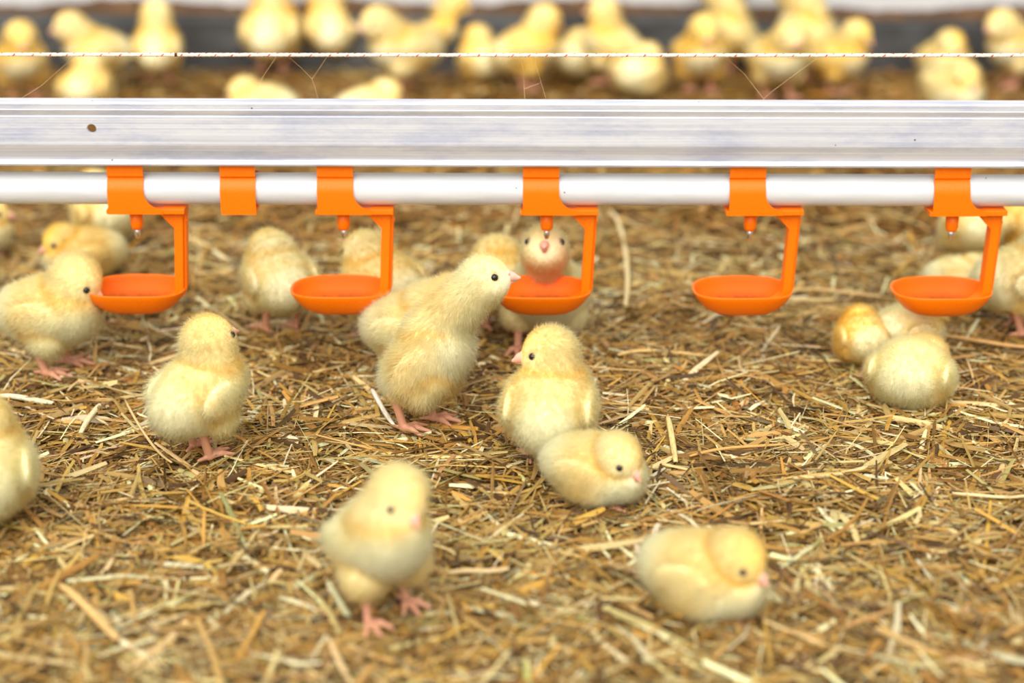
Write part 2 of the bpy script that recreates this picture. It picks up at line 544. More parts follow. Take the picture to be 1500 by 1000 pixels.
stalk('wide blurred stalk slanting across the near left corner of the litter', [(88, 856), (130, 892), (172, 935)], .0060, srgb(226, 186, 118))
stalk('soft blurred pale stalk lying in the near litter right of the front chick', [(655, 838), (700, 836), (745, 832)], .0040, srgb(234, 206, 150))
stalk('long blond stalk running level behind the sitting chick by the centre', [(1010, 668), (1080, 655), (1150, 650)], .0032, srgb(216, 168, 96))
stalk('long cream stalk lying level near the right picture edge', [(1395, 722), (1450, 727), (1512, 724)], .0032, srgb(238, 214, 158))

# ------------------------------------------------------------------ drinking line
Y_LINE = 1.384
Z_PIPE = height_at(277, Y_LINE)
ROLL = -4.0 / 1500.0               # the line falls a little to the right
def zline(x, z): return z + ROLL * x * -1 * -1

R_P = .0116
def lineobj(o, z):
    o.location = (0, Y_LINE, z); o.rotation_euler = (0, -ROLL * 1.0, 0)

# pipe
P = np.stack([np.linspace(-.62, .62, 60), np.zeros(60), np.zeros(60)], 1)
v, f, caps = tube_arrays(P, R_P, 48)
o = link('water_pipe', np_mesh('water_pipe', v, [f, *caps]), M_PIPE)
lineobj(o, Z_PIPE)
tag(o, 'white round plastic water pipe running level under the metal rail', 'pipe')

# rail: thin extruded section seen from the front, with a drilled hole
yF = -.016
def zr(px): return height_at(px, Y_LINE + yF) - Z_PIPE
zt, z1, z2, zc, zl, zb = zr(151), zr(163), zr(171.5), zr(214.5), zr(238), zr(245)
prof = [(yF + .0012, zt), (yF + .0002, zt - .0006), (yF, zt - .0014), (yF, z1 + .0008), (yF - .0005, z1 + .0003), (yF - .0004, z1 - .0002),
        (yF + .0008, z2 + .0004), (yF + .0008, z2), (yF + .0001, z2 - .0005),
        (yF - .0007, zc + .0006), (yF - .0006, zc),
        (yF + .0030, zl + .0004), (yF + .0022, zl - .0004), (yF + .0004, zl - .0012), (yF - .0002, (zl + zb) / 2), (yF + .0002, zb + .0006), (yF + .0012, zb)]
back = [(-yF - .0012, zb), (-yF, zb + .001), (-yF, zb + .004), (-yF - .002, zb + .005), (yF + .0050, zb + .005), (yF + .0034, zc - .001), (yF + .0030, zt - .002),
        (yF + .012, zt - .002), (yF + .012, zt)]
full = prof + back
bm = bmesh.new(); bm_prism_yz(bm, full, -.62, .62)
rail = bm_to('support_rail', bm, M_ALU)
lineobj(rail, Z_PIPE)
tag(rail, 'long bright aluminium support rail above the white water pipe, with one drilled hole', 'rail')
hx = x_at(134, Y_LINE + yF, Z_PIPE + zr(190))
bm = bmesh.new()
bmesh.ops.create_cone(bm, cap_ends=True, segments=32, radius1=.0034, radius2=.0034, depth=.02,
                      matrix=Matrix.Translation((hx, yF, zr(190))) @ Matrix.Rotation(math.pi / 2, 4, 'X'))
cme = bpy.data.meshes.new('cut'); bm.to_mesh(cme); bm.free()
cutter = bpy.data.objects.new('cut', cme); COL.objects.link(cutter)
cutter.location = rail.location; cutter.rotation_euler = rail.rotation_euler
md = rail.modifiers.new('hole', 'BOOLEAN'); md.object = cutter; md.operation = 'DIFFERENCE'; md.solver = 'EXACT'
bpy.context.view_layer.update()
dg = bpy.context.evaluated_depsgraph_get()
nm = bpy.data.meshes.new_from_object(rail.evaluated_get(dg))
rail.modifiers.clear(); rail.data = nm
if not nm.materials: nm.materials.append(M_ALU)
bpy.data.objects.remove(cutter)

# nipple drinker
def arc_wrap(name, x0f, x1f, parent, th=.0016, ang0=38, ang1=322, tab=True):
    """plastic band around the pipe; x limits depend on height"""
    pts = []
    r = R_P + .0002
    if tab:
        for z in (zb + .0005, .0148, .0118): pts.append((-.0088, z, (-1.0, 0.0)))
    for a in np.linspace(ang0, 92, 18):
        t = math.radians(a)
        pts.append((-r * math.sin(t), r * math.cos(t), (-math.sin(t), math.cos(t))))
    for z in np.linspace(-.0020, -.0160, 18): pts.append((-r * (1 - .04 * ((z + .002) / .014) ** 2), z, (-1.0, 0.0)))
    bm = bmesh.new(); rows = []
    nx = 7
    for y, z, (ny, nz) in pts:
        front = y < 0.002
        a, b = x0f(z, front), x1f(z, front)
        inner = [bm.verts.new((a + (b - a) * i / nx, y, z)) for i in range(nx + 1)]
        outer = [bm.verts.new((a + (b - a) * i / nx, y + ny * th, z + nz * th)) for i in range(nx + 1)]
        rows.append(inner + outer[::-1])
    k = len(rows[0])
    for ra, rb in zip(rows, rows[1:]):
        for i in range(k):
            j = (i + 1) % k
            bm.faces.new((ra[i], ra[j], rb[j], rb[i]))
    bm.faces.new(rows[0]); bm.faces.new(rows[-1][::-1])
    rows = []
    for a in np.linspace(172, ang1, 28):
        t = math.radians(a); ny, nz = -math.sin(t), math.cos(t)
        rr = [bm.verts.new((xx, ny * q, nz * q)) for q, xx in ((r, -.0129), (r, .0129), (r + th, .0129), (r + th, -.0129))]
        rows.append(rr)
    for ra, rb in zip(rows, rows[1:]):
        for i in range(4):
            j = (i + 1) % 4
            bm.faces.new((ra[i], ra[j], rb[j], rb[i]))
    bm.faces.new(rows[0]); bm.faces.new(rows[-1][::-1])
    o = bm_to(name, bm, M_ORANGE, parent, bevel=.0003)
    return o

LEAN = 0.050
def make_drinker():
    root = empty('nipple_drinker')
    def x1(z, front):
        if z > .0015 or not front: return .0130
        q = min(1.0, (.0015 - z) / .0140)
        return .0130 + .0135 * (1 - math.sqrt(max(0, 1 - q * q)))
    cl = arc_wrap('clamp', lambda z, f: -.0130, x1, root)
    # base plate under the pipe with the sideways bar
    bm = bmesh.new()
    bm_prism_xz(bm, [(-.0148, -.0128), (.0250, -.0128), (.0265, -.0122), (.0415, -.0122), (.0415, -.0160), (-.0148, -.0160)], -.0126, .0075)
    bm_to('base_plate', bm, M_ORANGE, root, bevel=.0005)
    bm = bmesh.new(); bm_prism_xz(bm, [(.0205, -.0159), (.0338, -.0159), (.0338, -.0298)], -.0060, -.0030)
    bm_to('gusset', bm, M_ORANGE, root, bevel=.0003)
    # nipple
    bm = bmesh.new()
    bm_lathe(bm, [(0, -.0155), (.0048, -.0155), (.0046, -.0274), (.0040, -.0292), (.0034, -.0304), (.0026, -.0304), (.0024, -.0290), (0, -.0290)], .0045, -.001, 32)
    nip = bm_to('nipple_housing', bm, M_ORANGE, root, smooth=False)
    for p in nip.data.polygons: p.use_smooth = abs(p.normal.z) < .8
    bm = bmesh.new()
    bm_lathe(bm, [(0, -.0285), (.0021, -.0285), (.0021, -.0345), (.0016, -.0355), (.0016, -.0366), (.0011, -.0373), (0, -.0373)], .0045, -.001, 24)
    pin = bm_to('steel_pin', bm, M_STEEL, nip)
    for p in pin.data.polygons: p.use_smooth = abs(p.normal.z) < .8
    # arm
    def ln(pts): return [(x + LEAN * (z + .013), z) for x, z in pts]
    bm = bmesh.new()
    bm_prism_xz(bm, ln([(.0330, -.0125), (.0395, -.0125), (.0398, -.0745), (.0385, -.0790), (.0345, -.0836), (.0285, -.0868), (.0240, -.0872), (.0255, -.0850),
                     (.0305, -.0820), (.0330, -.0785), (.0333, -.0740)]), -.0062, .0062)
    bm_prism_xz(bm, ln([(.0393, -.0125), (.0415, -.0125), (.0419, -.0750), (.0402, -.0805), (.0355, -.0853), (.0290, -.0884), (.0280, -.0866), (.0345, -.0830), (.0385, -.0788), (.0396, -.0745)]), -.0030, .0072)
    bm_box(bm, .0409 + LEAN * -.010, .0423 + LEAN * -.010, -.002, .005, -.0250, -.0230)
    bm_to('arm', bm, M_ORANGE, root, bevel=.0006)
    # cup
    n = 72
    cx0, cz0 = .0045 + LEAN * (-.0615), -.0745
    def outline(k, grow=0.0):
        out = []
        for i in range(n):
            a = 2 * math.pi * i / n
            c, s_ = math.cos(a), math.sin(a)
            e = 2 / 2.7
            X = (.0362 * k + grow) * math.copysign(abs(c) ** e, c)
            Yy = (.0268 * k + grow) * math.copysign(abs(s_) ** e, s_)
            out.append((X, Yy))
        return out
    rings = []
    outer = [(.0, -.0190), (.25, -.0189), (.44, -.0183), (.60, -.0167), (.76, -.0132), (.89, -.0078), (.96, -.0036), (1.0, -.0006)]
    inner = [(1.0, .0002), (.975, .0004), (.95, -.0004), (.925, -.0036), (.86, -.0080), (.74, -.0128), (.58, -.0158), (.40, -.0170), (.2, -.0174), (0, -.0175)]
    bm = bmesh.new()
    for k, z in outer + inner:
        if k == 0: rings.append([bm.verts.new((cx0, 0, cz0 + z))]); continue
        ring = []
        for (X, Yy) in outline(k):
            rim = .0010 * (X / .036) ** 2 * k     # ends of the rim sit a touch lower
            # the end away from the arm is drawn out to a soft point
            xx = X - (.0012 * k if X < 0 else 0)
            ring.append(bm.verts.new((cx0 + xx, Yy, cz0 + z - rim * 1.2)))
        rings.append(ring)
    for a, b in zip(rings, rings[1:]):
        for i in range(n):
            j = (i + 1) % n
            if len(a) == 1: bm.faces.new((a[0], b[i], b[j]))
            elif len(b) == 1: bm.faces.new((a[i], a[j], b[0]))
            else: bm.faces.new((a[i], a[j], b[j], b[i]))
    cup = bm_to('cup', bm, M_ORANGE, root, smooth=True)
    cup.data.materials.append(M_SHADE_SILT)
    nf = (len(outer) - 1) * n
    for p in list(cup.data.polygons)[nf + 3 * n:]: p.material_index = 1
    return root

drk = make_drinker()
xs_px = [184, 491, 792.5, 1094.5, 1394]
names = ['orange nipple drinker with drip cup, leftmost of the five, in front of a leaning chick',
         'orange nipple drinker with drip cup, second of the five from the left picture edge',
         'orange nipple drinker whose cup a chick leans over, middle one of the five',
         'orange nipple drinker with empty cup and no chick beside it, fourth from the left',
         'orange nipple drinker with drip cup, rightmost of the five']
cups = []
for i, (px, lb) in enumerate(zip(xs_px, names)):
    d = drk if i == 0 else copy_tree(drk)
    x = x_at(px, Y_LINE - .012, Z_PIPE)
    d.location = (x, Y_LINE, Z_PIPE + ROLL * x)
    d.rotation_euler = (0, -ROLL, [0, 0, 0, .03, .03][i])
    tag(d, lb, 'drinker', 'orange nipple drinkers under the rail')
    cups.append(d)
# plain clip
clip = empty('pipe_clip')
b_ = arc_wrap('band', lambda z, f: -.0127, lambda z, f: .0127, clip, th=.0018, ang0=30, ang1=330)
bm = bmesh.new(); bm_box(bm, -.0126, .0126, -.0120, .0085, -.0162, -.0128)
bm_to('foot_plate', bm, M_ORANGE, clip, bevel=.0008)
x = x_at(348.5, Y_LINE - .012, Z_PIPE)
clip.location = (x, Y_LINE, Z_PIPE + ROLL * x)
tag(clip, 'plain orange clip around the white pipe between the first two drinkers, without cup', 'pipe clip')
# bits of straw lying in the middle cup
c2 = cups[2].location
for k, (dx, dy, a, L, W, tn, lb) in enumerate([(-.016, -.004, .15, .016, .0030, srgb(120, 80, 50), 'short dark brown straw bit lying in the middle orange cup'),
                                            (-.008, -.006, -.35, .020, .0012, srgb(222, 178, 120), 'thin tan straw bit lying in the middle orange cup')]):
    v, f, c, u = straws(np.array([0.]), np.array([0.]), np.array([0.]), np.array([a]), np.array([.04]), np.array([L]), np.array([W]),
                        np.array([.03]), np.array([.2]), np.array([.3]), tn[None], 6)
    o = link('straw_bit', np_mesh('straw_bit', v, [f], True, c, u), M_STRAW)
    sm = o.modifiers.new('thick', 'SOLIDIFY'); sm.thickness = .0006
    o.location = (c2.x + dx, c2.y + dy, c2.z - .0745 - .0125 + k * .0010)
    tag(o, lb, 'straw bit', 'straw bits in the middle cup')

# ------------------------------------------------------------------ cord above the rail, cobwebs
Y_C = Y_LINE - .004
def cord():
    z = height_at(79.5, Y_C)
    n = 12; m = 3000
    xs = np.linspace(-.62, .62, m)
    th = np.arange(n) * 2 * np.pi / n
    R = .00130 * (1 + .07 * np.sin(xs[:, None] * 2 * np.pi / .0042 + th[None] * 2))
    sag = -.0006 * np.cos(xs * 2.2)
    V = np.stack([np.repeat(xs[:, None], n, 1), R * np.sin(th)[None], sag[:, None] + R * np.cos(th)[None]], -1).reshape(-1, 3)
    i = np.arange(m - 1)[:, None] * n; j = np.arange(n)[None]; k = (j + 1) % n
    Fq = np.stack([i + j, i + n + j, i + n + k, i + k], -1).reshape(-1, 4)
    per = .0131
    ang = (th + np.pi) % (2 * np.pi) - np.pi
    base = np.tile(srgb(246, 222, 202), (m, n, 1))
    red = np.zeros((m, n), bool)
    for o0, a0 in ((0, -1.57), (.0062, .2), (.0018, 2.2), (.0095, -2.9)):
        da = (ang[None] - a0 + np.pi) % (2 * np.pi) - np.pi
        dx = (xs[:, None] - o0 + .0022 * np.sin(xs[:, None] * 60) - da * .0011) % per
        red |= (np.abs(da) < .8) & (dx < .0011)
    base[red] = srgb(178, 62, 24)
    base[np.abs(xs - x_at(258, Y_C, z)) < .0011] = srgb(90, 44, 20)
    o = link('anti_perch_cord', np_mesh('anti_perch_cord', V, [Fq], True, base.reshape(-1, 3)), M_CORD)
    o.location = (0, Y_C, z); o.rotation_euler = (0, -1.5 / 1500, 0)
    o.rotation_euler = (0, 1.2 / 1500, 0)
    tag(o, 'thin white cord flecked with red stretched level above the metal rail', 'cord')
    return z
z_cord = cord()

def web(label, lines):
    V, Fq, off = [], [], 0
    caps = []
    for ln in lines:
        P = np.array([(x_at(u, Y_C, height_at(v, Y_C)), Y_C + .001, height_at(v, Y_C)) for u, v in ln])
        v, f, cp = tube_arrays(P if len(P) > 2 else np.stack([P[0], P.mean(0) + [0, 0, -.0003], P[1]]), .00011, 5)
        V.append(v); Fq.append(f + off); off += len(v)
    V = np.concatenate(V); org = V.mean(0)
    o = link('cobweb_thread', np_mesh('cobweb_thread', V - org, [np.concatenate(Fq)]), M_WEB)
    o.location = org
    tag(o, label, 'cobweb', 'cobweb threads between cord and rail')
web('single slanting cobweb thread between cord and rail at the left end', [[(112, 80), (60, 126), (20, 151)]])
web('straight cobweb thread hanging from the cord left of the forked one', [[(407, 80), (388, 108), (362, 152)]])
web('forked cobweb thread shaped like the letter Y below the cord', [[(418, 80), (440, 99), (457, 116)], [(481, 80), (470, 97), (457, 116)], [(457, 116), (462, 132), (468, 153)]])
web('faint pair of cobweb threads joined by a cross thread under the middle of the cord', [[(760, 80), (767, 105), (769, 153)], [(781, 80), (790, 112), (802, 153)], [(767, 131), (780, 126), (792, 122)]])
web('long slack cobweb thread right of the middle of the cord', [[(1058, 80), (1090, 108), (1125, 153)], [(1112, 152), (1130, 135), (1205, 80)]])

# ------------------------------------------------------------------ chicks
def rotm(pitch, yaw=0.0, roll=0.0):
    """pitch > 0 lifts the front (+x), yaw turns to the left"""
    p, y = math.radians(pitch), math.radians(yaw)
    Rp = np.array([[math.cos(p), 0, -math.sin(p)], [0, 1, 0], [math.sin(p), 0, math.cos(p)]])
    Ry = np.array([[math.cos(y), -math.sin(y), 0], [math.sin(y), math.cos(y), 0], [0, 0, 1]])
    r = math.radians(roll)
    Rr = np.array([[1, 0, 0], [0, math.cos(r), -math.sin(r)], [0, math.sin(r), math.cos(r)]])
    return Ry @ Rp @ Rr

def sd_ell(p, c, r, R):
    q = (p - c) @ R
    k0 = np.linalg.norm(q / r, axis=1)
    k1 = np.linalg.norm(q / (r * r), axis=1)
    return k0 * (k0 - 1.0) / np.maximum(k1, 1e-9)

def sd_cone(p, a, b, ra, rb):
    ba = b - a
    l2 = ba @ ba
    h = np.clip(((p - a) @ ba) / l2, 0, 1)
    d = np.linalg.norm(p - a - h[:, None] * ba, axis=1)
    return d - (ra + (rb - ra) * h)

def smin(a, b, k):
    h = np.clip(0.5 + 0.5 * (b - a) / k, 0, 1)
    return b * (1 - h) + a * h - k * h * (1 - h)

class Pose: pass

def make_pose(hs=1.0, hb=46, pitch=12, head=(24, 0, 85), hyaw=0, hpitch=0, hroll=0, sit=False, feet=((4, 13), (-4, -13)), byaw=0,
              fat=1.0, wing=0.0, crease=1.8, neck=18.5, foot_z=(0, 0), wingup=(0, 0)):
    P = Pose()
    R = rotm(pitch)
    B = np.array([0, 0, float(hb)])
    W = lambda *v: B + R @ np.array(v, float)
    H = np.array(head, float)
    RH = rotm(hpitch, hyaw, hroll)
    down, wings, skin, beak, hd, drum = [], [], [], [], [], []
    P.crease = crease
    I = np.eye(3)
    down.append(('e', B, np.array([32, 26.5 * fat, 24.5 * fat]), R))
    down.append(('e', W(-20, 0, 3), np.array([20, 19 * fat, 17]), R))
    down.append(('e', W(16, 0, 1), np.array([20, 22.5 * fat, 22]), R))
    down.append(('e', W(-3, 0, -6), np.array([25, 22 * fat, 18]), R))
    ch = W(17, 0, 11)
    hd.append(('c', ch, H + RH @ np.array([-3., 0, -2]), neck * 1.08, min(16.5, neck * .9)))
    hd.append(('e', H, np.array([16.2, 14.8, 14.8]) * hs, RH))
    hd.append(('e', H + RH @ np.array([3., 0, -4]), np.array([11.5, 13.4, 10.0]) * hs, RH))
    P.eye = [H + RH @ np.array([7.6, s * 9.0, 1.8]) * hs for s in (1, -1)]
    P.eyedir = [RH @ np.array([.42, s * .95, .10]) / 1.04 for s in (1, -1)]
    # wings
    for s, up in zip((1, -1), wingup):
        Rw = rotm(pitch - 16 + up, 0) @ rotm(0, s * (-5 - wing))
        wings.append(('e', W(-3 - up * .05, s * (24.5 * fat + wing * .12), 3), np.array([19, 4.4, 10.5]), Rw))
    if sit:
        down.append(('e', np.array([22.0, 0, hb - 5.0]), np.array([19, 20.5 * fat, 18.5]), I))
        for s in (1, -1):
            down.append(('e', W(4, s * 15, -hb * .35), np.array([20, 13, 14]), I))
            f = np.array([20.0, s * 12, 1.5])
            skin.append(('c', f, f + [13, s * 3, 0], 1.8, 1.2))
            skin.append(('c', f, f + [11, -s * 4, 0], 1.8, 1.2))
    else:
        for (s, (fx, fy), fz) in zip((1, -1), feet, foot_z):
            hip = W(-3, s * 13, -10)
            F = np.array([float(fx), float(fy), 2.4 + fz])
            ank = np.array([fx - 7.0, fy * .96, min(hb * .52, 24) + fz * .6])
            knee = (hip + ank) / 2 + np.array([7., s * 2.5, 0])
            drum.append(('c', hip, knee, 13.5, 11.5))
            drum.append(('c', knee, ank + [0.3, 0, 3], 11.0, 5.0))
            skin.append(('c', ank + [0, 0, 2], F, 3.2, 2.8))
            td = 4.0
            for a, L in ((0, 20), (34 * s + td, 17), (-34 * s + td, 17)):
                a = math.radians(a)
                d = np.array([math.cos(a), math.sin(a), 0])
                m_ = F + d * L * .5 + [0, 0, .9]
                skin.append(('c', F, m_, 2.5, 2.1))
                skin.append(('c', m_, F + d * L + [0, 0, -1.2], 2.1, 1.1))
            skin.append(('c', F, F + [-9, -s * 2, -.6], 2.0, 1.1))
    HO = H + RH @ np.array([16.0 * (hs - 1), 0, 0])
    b0 = HO + RH @ np.array([12.0, 0, -1.5])
    beak.append(('c', b0, HO + RH @ np.array([18.8, 0, -2.6]), 4.6, 2.8))
    beak.append(('c', HO + RH @ np.array([17.6, 0, -2.3]), HO + RH @ np.array([23.6, 0, -4.9]), 3.1, .9))
    beak.append(('c', HO + RH @ np.array([12.0, 0, -4.5]), HO + RH @ np.array([21.0, 0, -6.3]), 2.9, .9))
    P.down, P.wings, P.skin, P.beak, P.hd, P.drum = down, wings, skin, beak, hd, drum
    P.H, P.RH, P.B, P.R, P.hb = H, RH, B, R, hb
    P.sit = sit
    return P

def ev(prims, p, k):
    out = None
    for pr in prims:
        d = sd_ell(p, pr[1], pr[2], pr[3]) if pr[0] == 'e' else sd_cone(p, pr[1], pr[2], pr[3], pr[4])
        out = d if out is None else smin(out, d, k)
    return out

def sdf(P, p, full=False):
    body = ev(P.down, p, 6.0)
    if P.drum: body = smin(body, ev(P.drum, p, 5.0), 3.2)
    body = smin(body, ev(P.wings, p, 1.0), 4.5)
    body = smin(body, ev(P.hd, p, 6.0), P.crease)
    sk = ev(P.skin, p, 1.0) if P.skin else np.full(len(p), 1e3)
    bk = ev(P.beak, p, 0.9)
    if full: return body, sk, bk
    return smin(smin(body, sk, 1.6), bk, 1.6)

def grad(P, p, e=.25):
    g = np.empty_like(p)
    for k in range(3):
        d = np.zeros(3); d[k] = e
        g[:, k] = sdf(P, p + d) - sdf(P, p - d)
    return g / np.maximum(np.linalg.norm(g, axis=1)[:, None], 1e-9)

def surface(P, h):
    lo = np.array([-62., -50, -4]); hi = np.array([75., 50, 145])
    cs = h * 4
    nc = np.ceil((hi - lo) / cs).astype(int)
    ax = [lo[k] + cs * (np.arange(nc[k]) + .5) for k in range(3)]
    G = np.stack(np.meshgrid(*ax, indexing='ij'), -1).reshape(-1, 3)
    fc = sdf(P, G).reshape(nc)
    lim = cs * .87 + 2.5
    big = np.repeat(np.repeat(np.repeat(fc, 4, 0), 4, 1), 4, 2)
    shp = big.shape
    msk = np.abs(big) < lim
    ii = np.argwhere(msk)
    pts = lo + h * (ii + .5)
    big = big.copy()
    big[msk] = sdf(P, pts)
    f = big
    ins = f < 0
    # active cells
    nx, ny, nz = f.shape
    cnt = np.zeros((nx - 1, ny - 1, nz - 1), np.int8)
    for a in (0, 1):
        for b in (0, 1):
            for c in (0, 1):
                cnt += ins[a:nx - 1 + a, b:ny - 1 + b, c:nz - 1 + c]
    act = (cnt > 0) & (cnt < 8)
    cell = np.argwhere(act)
    idx = -np.ones(act.shape, np.int64); idx[act] = np.arange(len(cell))
    acc = np.zeros((len(cell), 3)); num = np.zeros(len(cell))
    cor = [(a, b, c) for a in (0, 1) for b in (0, 1) for c in (0, 1)]
    for p0 in cor:
        for k in range(3):
            if p0[k]: continue
            p1 = list(p0); p1[k] = 1
            A = f[cell[:, 0] + p0[0], cell[:, 1] + p0[1], cell[:, 2] + p0[2]]
            Bv = f[cell[:, 0] + p1[0], cell[:, 1] + p1[1], cell[:, 2] + p1[2]]
            x = (A < 0) != (Bv < 0)
            t = np.where(x, A / np.where(x, A - Bv, 1), 0)
            pos = np.array(p0, float)[None] + np.eye(3)[k][None] * t[:, None]
            acc[x] += pos[x]; num[x] += 1
    V = lo + h * (cell + acc / num[:, None] + .5)
    quads = []
    for k in range(3):
        sl0 = [slice(None)] * 3; sl1 = [slice(None)] * 3
        sl0[k] = slice(0, -1); sl1[k] = slice(1, None)
        ch = ins[tuple(sl0)] != ins[tuple(sl1)]
        e = np.argwhere(ch)
        o1, o2 = [a for a in range(3) if a != k]
        ok = (e[:, o1] > 0) & (e[:, o2] > 0) & (e[:, o1] < f.shape[o1] - 1) & (e[:, o2] < f.shape[o2] - 1)
        e = e[ok]
        s = ins[e[:, 0], e[:, 1], e[:, 2]]
        def cid(d1, d2):
            q = e.copy(); q[:, o1] -= d1; q[:, o2] -= d2
            return idx[q[:, 0], q[:, 1], q[:, 2]]
        q = np.stack([cid(1, 1), cid(0, 1), cid(0, 0), cid(1, 0)], 1)
        flip = s if k != 1 else ~s
        q[~flip] = q[~flip][:, ::-1]
        quads.append(q)
    Q = np.concatenate(quads)
    Q = Q[(Q >= 0).all(1)]
    for _ in range(2):
        V = V - grad(P, V) * np.clip(sdf(P, V), -h, h)[:, None]
    return V, Q

def wobble(p, seed, f=.06, n=5):
    r = np.random.default_rng(seed)
    o = 0
    for _ in range(n):
        k = r.standard_normal(3) * f
        o = o + np.sin(p @ k + r.random() * 6.28)
    return o / n

CREAM, PALE, GOLD = srgb(255, 246, 205), srgb(255, 252, 234), srgb(255, 218, 108)
SKINC, BEAKC = srgb(204, 146, 114), srgb(236, 176, 152)

def tint_at(P, p, seed, gold):
    w = wobble(p, seed)
    hl = (p - P.H) @ P.RH
    top = np.exp(-(((hl[:, 0] - 6) / 12) ** 2 + (hl[:, 1] / 12) ** 2 + ((hl[:, 2] - 8) / 12) ** 2))
    front = np.exp(-(((hl[:, 0] - 13) / 7) ** 2 + (hl[:, 1] / 9) ** 2 + ((hl[:, 2] - 2) / 8) ** 2))
    bl = (p - P.B) @ P.R
    belly = np.clip((bl[:, 0] - 2) / 18, 0, 1) * np.clip((6 - bl[:, 2]) / 18, 0, 1) + .6 * np.clip((-bl[:, 0] - 16) / 14, 0, 1)
    if P.drum: belly = belly * (ev(P.drum, p, 5.0) > 2.5)
    ring = np.exp(-((bl[:, 0] - 17) / 4.5) ** 2) * np.clip((bl[:, 2] + 10) / 14, 0, 1) * (np.linalg.norm(p - P.H, axis=1) > 17)
    sdw = ev(P.wings, p, 1.0)
    wing = np.clip(1 - np.abs(sdw) / 1.5, 0, 1)
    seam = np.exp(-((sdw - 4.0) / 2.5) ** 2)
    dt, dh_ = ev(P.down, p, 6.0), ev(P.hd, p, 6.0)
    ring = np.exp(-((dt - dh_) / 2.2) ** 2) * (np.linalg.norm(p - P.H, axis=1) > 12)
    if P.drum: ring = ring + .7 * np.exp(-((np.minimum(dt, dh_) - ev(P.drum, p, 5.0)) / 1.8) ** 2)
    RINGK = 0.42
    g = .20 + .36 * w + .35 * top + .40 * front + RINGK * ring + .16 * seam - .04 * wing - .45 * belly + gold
    g = np.clip(g, 0, 1)[:, None]
    pl = np.clip(.04 * wing + .7 * belly, 0, 1)[:, None]
    c = CREAM * (1 - g) + GOLD * g
    c = c * (1 - pl * .7) + PALE * pl * .7
    return c

